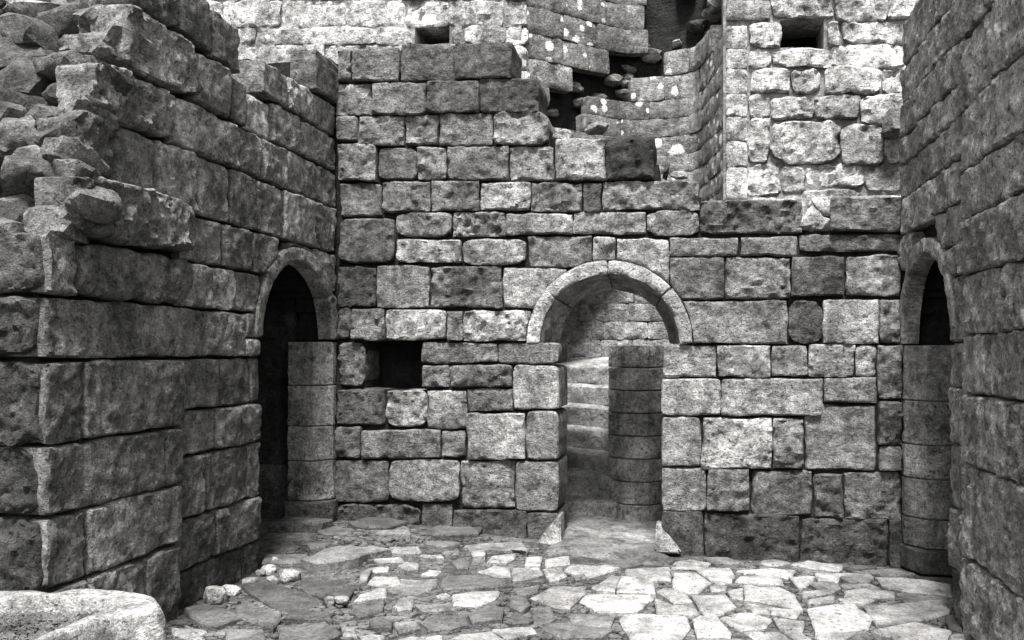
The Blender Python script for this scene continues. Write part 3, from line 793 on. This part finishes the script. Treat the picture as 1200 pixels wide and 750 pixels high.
# ------------------------------------------------------------------ paving
PV = bpy.data.objects.new('paving', None); COL.objects.link(PV)
PV['kind'] = 'structure'; PV['label'] = 'uneven crazy paving of pale flagstones'
flags = [
 ([(616,648),(636,647),(633,660),(616,659)],.9),([(639,650),(667,648),(667,658),(640,660)],.8),([(601,662),(631,662),(637,670),(618,676),(601,678)],.75),
 ([(636,662),(658,662),(664,670),(655,676),(644,676)],.85),([(661,663),(670,656),(707,657),(727,662),(708,668),(692,672)],.9),([(622,694),(647,682),(687,683),(685,692),(667,706),(650,705)],.8),
 ([(682,698),(687,690),(763,694),(765,697),(745,712),(703,712)],1),([(694,685),(717,670),(727,672),(723,682),(720,689),(700,688)],.8),([(728,671),(755,673),(765,680),(767,692),(723,690),(724,682)],.9),
 ([(727,721),(732,714),(803,718),(808,731),(798,742),(787,746),(740,744)],1),([(622,706),(645,706),(650,718),(642,722),(626,722)],.5),([(635,730),(643,725),(667,723),(687,728),(717,732),(703,740),(662,740)],.5),
 ([(665,712),(700,713),(720,718),(715,730),(687,728),(672,723)],.55),([(576,730),(600,727),(624,727),(628,734),(594,740)],.85),([(600,682),(632,680),(630,688),(610,692)],.6),([(598,694),(615,693),(621,703),(612,713),(598,706)],.5),
 ([(672,671),(685,670),(688,675),(675,676)],.6),([(733,662),(760,660),(784,660),(786,674),(764,674),(735,669)],.95),([(768,697),(787,704),(813,706),(820,716),(770,715)],.7),
 ([(790,667),(815,667),(832,678),(818,690),(797,687),(788,680)],1),([(788,660),(855,662),(860,668),(857,677),(832,675),(817,666),(790,665)],1),([(862,676),(867,671),(913,669),(918,680),(873,678)],.95),
 ([(873,681),(913,682),(930,690),(938,708),(873,697)],.95),([(811,692),(850,692),(862,705),(843,713),(833,718),(825,713)],.85),([(845,717),(867,712),(883,713),(903,720),(897,729),(867,731),(853,722)],1),
 ([(812,723),(820,719),(842,722),(857,740),(855,744),(818,743)],1),([(872,699),(907,704),(901,707),(875,705)],.9),([(904,707),(938,710),(933,719),(904,714)],.9),([(880,707),(902,709),(902,714),(883,712)],.85),
 ([(907,721),(943,725),(940,735),(913,731)],.7),([(865,664),(903,661),(933,663),(925,671),(905,668)],.95),([(925,672),(955,671),(950,680),(937,686)],.9),([(853,687),(871,684),(871,697),(858,695)],.85),
 ([(832,680),(852,680),(850,686),(833,686)],.6),([(770,690),(777,687),(801,689),(811,702),(790,702)],.75),([(873,735),(912,733),(930,743),(928,750),(895,747)],.9),([(915,734),(940,738),(950,747),(935,748)],.8),
 ([(780,748),(813,746),(817,754),(780,756)],.8),([(820,747),(868,747),(885,756),(822,757)],.7),
 ([(947,708),(995,701),(1020,718),(1017,732),(982,738),(957,738),(955,730)],.95),([(1013,707),(1063,703),(1120,699),(1117,707),(1110,715),(1085,723),(1057,727),(1028,727)],.9),
 ([(1023,736),(1057,729),(1073,728),(1113,736),(1108,748),(1063,748)],1),([(1028,672),(1057,672),(1113,679),(1113,691),(1060,688),(1037,682)],1),([(990,687),(1010,684),(1047,691),(1047,695),(990,693)],.95),
 ([(982,697),(1013,695),(1025,698),(1007,705)],.85),([(1013,705),(1047,697),(1057,698),(1033,703)],.7),([(1053,690),(1090,692),(1122,697),(1063,701)],.75),([(947,680),(978,679),(985,685),(977,690),(960,688)],.5),
 ([(955,665),(1020,667),(1023,671),(957,671)],.95),([(985,672),(1022,673),(1018,679),(995,677)],.55),([(985,679),(1023,680),(1033,685),(1017,684),(990,682)],.85),([(957,673),(983,673),(982,678),(960,678)],.9),
 ([(947,699),(978,694),(977,700),(960,703),(947,706)],.7),([(940,690),(958,688),(976,691),(957,694),(940,697)],.9),([(957,741),(980,740),(1012,735),(985,748),(960,750)],.85),([(1108,717),(1126,712),(1128,735),(1112,731)],.25),
 ([(1114,739),(1130,738),(1132,752),(1105,752)],.8),([(938,741),(951,743),(953,752),(938,752)],.8),
 ([(457,637),(490,636),(493,644),(476,647),(460,645)],.75),([(438,649),(470,648),(474,654),(446,656)],.8),([(466,662),(476,656),(490,657),(490,665),(478,667)],.75),([(494,668),(502,660),(518,662),(512,669)],.95),
 ([(431,678),(438,669),(466,670),(470,679),(450,681)],.95),([(421,680),(422,668),(432,660),(436,664),(430,677)],.7),([(433,658),(456,657),(454,663),(438,664)],.85),([(414,702),(422,692),(448,682),(453,684),(452,694),(430,698)],.9),
 ([(456,684),(470,671),(512,672),(510,682),(498,686),(470,690)],.6),([(514,678),(524,669),(560,666),(590,674),(592,680),(576,684),(520,686)],.5),([(560,664),(580,657),(596,662),(598,673),(580,672)],.9),
 ([(530,691),(550,686),(584,688),(580,696),(560,704),(532,702)],.95),([(572,654),(576,646),(604,642),(602,650),(594,655)],.8),([(530,654),(538,649),(552,652),(548,662),(536,662)],.55),([(492,647),(518,646),(520,650),(504,652)],.75),
 ([(546,632),(572,630),(608,630),(618,640),(616,646),(606,640),(552,640)],.7),([(488,706),(528,704),(532,712),(512,714),(496,712)],.6),([(494,722),(508,715),(546,716),(548,726),(528,731),(504,730)],.45),
 ([(549,714),(576,704),(590,708),(588,722),(554,724)],.45),([(522,743),(540,736),(576,736),(592,746),(580,750),(528,750)],.8),([(466,744),(480,741),(516,742),(518,752),(464,752)],1),([(422,738),(436,734),(450,736),(448,743),(424,741)],.8),
 ([(433,724),(446,720),(460,724),(458,732),(436,732)],.3),([(462,724),(486,722),(493,730),(468,736)],.55),([(460,708),(468,698),(484,702),(482,709),(468,711)],.65),([(410,712),(416,704),(450,699),(448,710),(422,716)],.4),
 ([(592,723),(604,714),(624,722),(620,725),(600,726)],.35),([(510,692),(522,689),(528,692),(520,696)],.85),([(416,640),(438,634),(456,640),(436,647)],.55),([(496,630),(520,631),(538,636),(520,638),(500,635)],.6),
 ([(441,618),(478,618),(480,623),(442,624)],.55),([(518,642),(538,641),(538,646),(522,647)],.7),([(552,646),(570,645),(568,651),(554,653)],.7),
 ([(356,660),(380,644),(412,640),(434,648),(420,657),(372,667)],.55),([(308,646),(358,646),(364,650),(352,659),(309,659)],.55),([(360,632),(380,626),(388,630),(380,638),(364,641)],.45),([(372,617),(392,611),(416,615),(410,622),(380,622)],.4),
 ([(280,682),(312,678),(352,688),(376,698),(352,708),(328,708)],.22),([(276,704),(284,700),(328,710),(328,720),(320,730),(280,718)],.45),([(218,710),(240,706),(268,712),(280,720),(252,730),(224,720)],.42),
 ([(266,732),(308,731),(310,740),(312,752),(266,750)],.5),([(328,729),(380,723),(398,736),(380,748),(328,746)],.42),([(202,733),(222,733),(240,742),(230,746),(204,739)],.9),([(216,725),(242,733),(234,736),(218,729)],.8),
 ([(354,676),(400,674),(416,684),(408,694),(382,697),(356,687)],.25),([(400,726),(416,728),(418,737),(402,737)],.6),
]
def on_ground(x, y, dz=0.045):
    z = 0.05
    for _ in range(5):
        X, Y = onZ(x, y, z); z = float(ground_z(X, Y)) + dz
    return X, Y
floor_polys = []
def flagstone(P, t, i, th=0.05, lift=0.0):
    P = np.array(P, float)
    area = 0.5 * np.sum(P[:, 0] * np.roll(P[:, 1], -1) - np.roll(P[:, 0], -1) * P[:, 1])
    if area < 0: P = P[::-1]
    out = []
    for j in range(len(P)):
        a, b = P[j], P[(j + 1) % len(P)]
        k = max(2, int(np.linalg.norm(b - a) / 0.045))
        for s in range(k): out.append(a + (b - a) * s / k)
    O = np.array(out)
    c = O.mean(0)
    dv = O - c; L = np.linalg.norm(dv, axis=1)[:, None]
    O = c + dv * (1.045 + 0.05 * fbm(O[:, 0] * 11 + i, O[:, 1] * 11, i * 1.7, 3)[:, None])
    rs = np.random.default_rng(900 + i)
    tilt = rs.uniform(-0.022, 0.022, 2); gz = float(ground_z(c[0], c[1])); base = gz + th + rs.uniform(-.01, .012) + lift
    V = []
    shrink = np.minimum(0.010 / L, 0.3)
    for (f, dz) in ((1 + 0 * L, -th - .04), (1 + 0 * L, -0.009), (1 - shrink, 0.0), (1 - shrink - .18, 0.003), (0.45 + 0 * L, 0.0), (0.2 + 0 * L, 0.0)):
        Q = c + (O - c) * f
        zz = base + dz + (Q - c) @ tilt * (dz > -0.05) + (0.008 * fbm(Q[:, 0] * 7 + i, Q[:, 1] * 7, i * .7, 4) if dz > -0.02 else 0)
        V.append(np.column_stack([Q, zz + 0 * Q[:, 0]]))
    n = len(O); V = np.vstack(V); Fc = []
    for r in range(5):
        for j in range(n):
            j2 = (j + 1) % n
            Fc.append([r * n + j, r * n + j2, (r + 1) * n + j2, (r + 1) * n + j])
    Fc.append([5 * n + j for j in range(n)])
    Fc.append(list(range(n))[::-1])
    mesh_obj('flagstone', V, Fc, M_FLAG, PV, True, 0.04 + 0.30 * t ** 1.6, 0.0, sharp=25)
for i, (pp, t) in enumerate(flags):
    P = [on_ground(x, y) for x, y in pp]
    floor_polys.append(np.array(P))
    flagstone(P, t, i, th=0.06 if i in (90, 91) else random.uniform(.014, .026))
def covered(X, Y, r):
    for P in floor_polys:
        lo, hi = P.min(0) - r, P.max(0) + r
        if lo[0] < X < hi[0] and lo[1] < Y < hi[1]:
            if inpoly(X, Y, P): return True
            a, b = P, np.roll(P, -1, 0)
            ab = b - a; tt = np.clip(((np.array([X, Y]) - a) * ab).sum(1) / ((ab ** 2).sum(1) + 1e-9), 0, 1)
            if np.min(np.linalg.norm(a + ab * tt[:, None] - [X, Y], axis=1)) < r: return True
    return False
# flagstones between the traced ones and in front of the frame
cnt = 0
for rmax, tries in ((0.28, 900), (0.18, 900), (0.12, 500)):
    for _ in range(tries):
        X, Y = random.uniform(-2.9, 1.42), random.uniform(2.2, 6.7)
        if Y > 6.45 and -1.3 < X < -0.1: continue
        if X < -2.0 and Y < 3.6: continue
        r = rmax * random.uniform(.75, 1)
        if covered(X, Y, r * .92): continue
        k = random.choice((4, 5, 5, 6)); a0 = random.uniform(0, 6.28); st = random.uniform(1.0, 1.5)
        P = [(X + r * st ** .5 * random.uniform(.75, 1.05) * math.cos(a0 + q * 6.283 / k + random.uniform(-.25, .25)), Y + r / st ** .5 * random.uniform(.75, 1.05) * math.sin(a0 + q * 6.283 / k + random.uniform(-.25, .25))) for q in range(k)]
        floor_polys.append(np.array(P))
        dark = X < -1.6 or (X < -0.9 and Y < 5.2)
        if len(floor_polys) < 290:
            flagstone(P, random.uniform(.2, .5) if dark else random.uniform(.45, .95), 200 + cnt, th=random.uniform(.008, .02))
        cnt += 1

# small chips pressed into the joints
def chips():
    VV, FF = [], []
    k = 0
    for _ in range(16000):
        X, Y = random.uniform(-2.95, 1.45), random.uniform(2.2, 6.72)
        r = random.uniform(.008, .028)
        if covered(X, Y, r * .55) or (Y > 6.3 and -1.2 < X < -0.2): continue
        n = 6; a0 = random.uniform(0, 6)
        gz = float(ground_z(X, Y)); hgt = r * random.uniform(.1, .4)
        b = len(VV)
        rad = [r * random.uniform(.7, 1.2) for _ in range(n)]
        for (f, h) in ((1, -.01), (1, hgt * .6), (.7, hgt)):
            for j in range(n):
                a = a0 + j * 6.283 / n
                VV.append((X + f * rad[j] * math.cos(a) * 1.2, Y + f * rad[j] * math.sin(a), gz + h + random.uniform(-.003, .003)))
        for q in range(2):
            for j in range(n):
                j2 = (j + 1) % n
                FF.append([b + q * n + j, b + q * n + j2, b + (q + 1) * n + j2, b + (q + 1) * n + j])
        FF.append([b + 2 * n + j for j in range(n)])
        k += 1
    o = mesh_obj('stone_chips', VV, FF, M_FLAG, None, False, 0.11, 0.0)
    o['kind'] = 'stuff'; o['label'] = 'small broken chips packed in the paving joints'; o['category'] = 'stone chips'
chips()

# pale grit on the doorway floor
def grit():
    n, m = 34, 44
    xs = np.linspace(JL - .1, JR + .12, n); ys = np.linspace(6.42, 8.0, m)
    X, Y = np.meshgrid(xs, ys)
    ex = np.minimum(np.minimum(X - xs[0], xs[-1] - X) / .12, (Y - ys[0]) / .2)
    Z = ground_z(X, Y) - .03 + .055 * np.clip(ex, 0, 1) + .008 * fbm(X * 6, Y * 6, .2, 4) * np.clip(ex, 0, 1)
    idx = np.arange(n * m).reshape(m, n)
    o = mesh_obj('threshold_path', np.stack([X, Y, Z], -1).reshape(-1, 3), np.stack([idx[:-1, :-1], idx[:-1, 1:], idx[1:, 1:], idx[1:, :-1]], -1).reshape(-1, 4).tolist(), M_GRIT, None)
    o['kind'] = 'structure'; o['label'] = 'pale trodden grit through the central doorway'
grit()

# ------------------------------------------------------------------ trough with gravel
TR_T = 0.53
out_px = [(193,711),(176,698),(150,690),(105,689),(60,691),(-10,692),(-120,695),(-190,715),(-200,760),(-160,830),(-90,850),(-30,800),(20,767),(63,746),(110,729),(150,718),(180,716)]
in_px = [(140,707),(128,703),(112,700),(90,699),(50,699),(0,700),(-90,703),(-140,720),(-148,755),(-120,800),(-85,812),(-40,782),(0,764),(30,751),(75,732),(105,719),(130,711)]
def trough():
    def loop(px, z, k=5):
        P = np.array([onZ(x, y, z) for x, y in px]); Q = []
        n = len(P)
        for i in range(n):
            p0, p1, p2, p3 = P[i - 1], P[i], P[(i + 1) % n], P[(i + 2) % n]
            for s in range(k):
                t = s / k
                Q.append(0.5 * ((2 * p1) + (-p0 + p2) * t + (2 * p0 - 5 * p1 + 4 * p2 - p3) * t * t + (-p0 + 3 * p1 - 3 * p2 + p3) * t ** 3))
        return np.array(Q)
    O, I = loop(out_px, TR_T), loop(in_px, TR_T)
    c = I.mean(0)
    rings = []
    def add(Q, z, amp=.008):
        nz = amp * fbm(Q[:, 0] * 6 + z * 9, Q[:, 1] * 6, z * 6, 4)
        dv = Q - c; dv = dv / np.linalg.norm(dv, axis=1)[:, None]
        rings.append(np.column_stack([Q + dv * nz[:, None], z + nz]))
    for z in np.linspace(-.05, TR_T - .09, 12): add(c + (O - c) * 1.01, z, .02)
    for f, dz in ((1.012, -.06), (1.006, -.035), (.99, -.012)): add(c + (O - c) * f, TR_T + dz, .014)
    for f in (.15, .35, .55, .75, .93): add(O * (1 - f) + I * f + (0 if f < .1 else 0), TR_T - .004 * (f > .8), .010)
    add(I, TR_T - .03, .008); add(c + (I - c) * .985, TR_T - .09, .008); add(c + (I - c) * .96, TR_T - .2, .006)
    V = np.vstack(rings); n = len(O); Fc = []
    for r in range(len(rings) - 1):
        for j in range(n):
            j2 = (j + 1) % n
            Fc.append([r * n + j, r * n + j2, (r + 1) * n + j2, (r + 1) * n + j])
    Fc.append([(len(rings) - 1) * n + j for j in range(n)])
    Fc.append(list(range(n))[::-1])
    o = mesh_obj('stone_trough', V, Fc, M_ROCK, None, True, .38, .15)
    o['label'] = 'rounded pale stone trough full of gravel at the end of the dark wall'; o['category'] = 'trough'
    # gravel
    VV, FF = [], []
    lo, hi = I.min(0), I.max(0)
    for _ in range(5200):
        X, Y = random.uniform(lo[0], hi[0]), random.uniform(lo[1], hi[1])
        q = c + (np.array([X, Y]) - c) * 1.03
        if not inpoly(q[0], q[1], I): continue
        r = random.uniform(.008, .02); z = TR_T - .08 + random.uniform(-.012, .012); b = len(VV)
        for d in ((1, 0, 0), (-1, 0, 0), (0, 1, 0), (0, -1, 0), (0, 0, .8), (0, 0, -.8)):
            k = r * random.uniform(.75, 1.25)
            VV.append((X + d[0] * k + random.uniform(-.3, .3) * r, Y + d[1] * k + random.uniform(-.3, .3) * r, z + d[2] * k))
        for f in ((0, 2, 4), (2, 1, 4), (1, 3, 4), (3, 0, 4), (2, 0, 5), (1, 2, 5), (3, 1, 5), (0, 3, 5)): FF.append([b + v for v in f])
    gv = mesh_obj('gravel', VV, FF, M_GRAVEL, None, False, .17, 0.0)
    gv['kind'] = 'stuff'; gv['label'] = 'coarse grey gravel heaped inside the stone trough'; gv['category'] = 'gravel'
trough()

# ------------------------------------------------------------------ loose stones on the floor
loose = [(311,667,11,7,.62,'small white stone lying by the doorway end of the dark wall'),(339,674,13,9,.6,'largest rounded white stone on the dark earth patch'),
 (320,680,8,5,.62,'tiny white stone between two bigger white stones'),(266,691,12,7,.6,'smooth oval white stone beside the pitted white stone'),
 (238,697,14,14,.55,'pitted white stone with a hollow at the foot of the dark wall'),(386,703,7,6,.4,'small grey pebble at the edge of the dark slab'),
 (401,703,9,6,.4,'rounded grey cobble beside a smaller grey pebble'),(252,668,6,5,.5,'small pale stone wedged against the dark wall base'),(288,656,4,7,.6,'upright pale sliver leaning in the dark wall base joint'),
 (220,676,10,5,.5,'flat pale stone resting on the dark wall footing')]
for i, (x, y, w, h, t, lab) in enumerate(loose):
    X, Y = on_ground(x, y + h * .6, .01)
    dep = -X * SA + Y * CA
    X = max(X, XL + .07 + w / F * dep)
    gz = float(ground_z(X, Y))
    r = w / F * dep
    hz = max(h / F * dep * .9, .02)
    o = rock(None, (X, Y, gz + hz * .6 + .01), (r, r * .8, hz), name='loose_stone', tone=t * .8, seed=60 + i, rot=(0, 0, random.uniform(-.5, .5)), soft=True)
    o['label'] = lab; o['category'] = 'stone'; o['group'] = 'loose stones lying on the court floor'
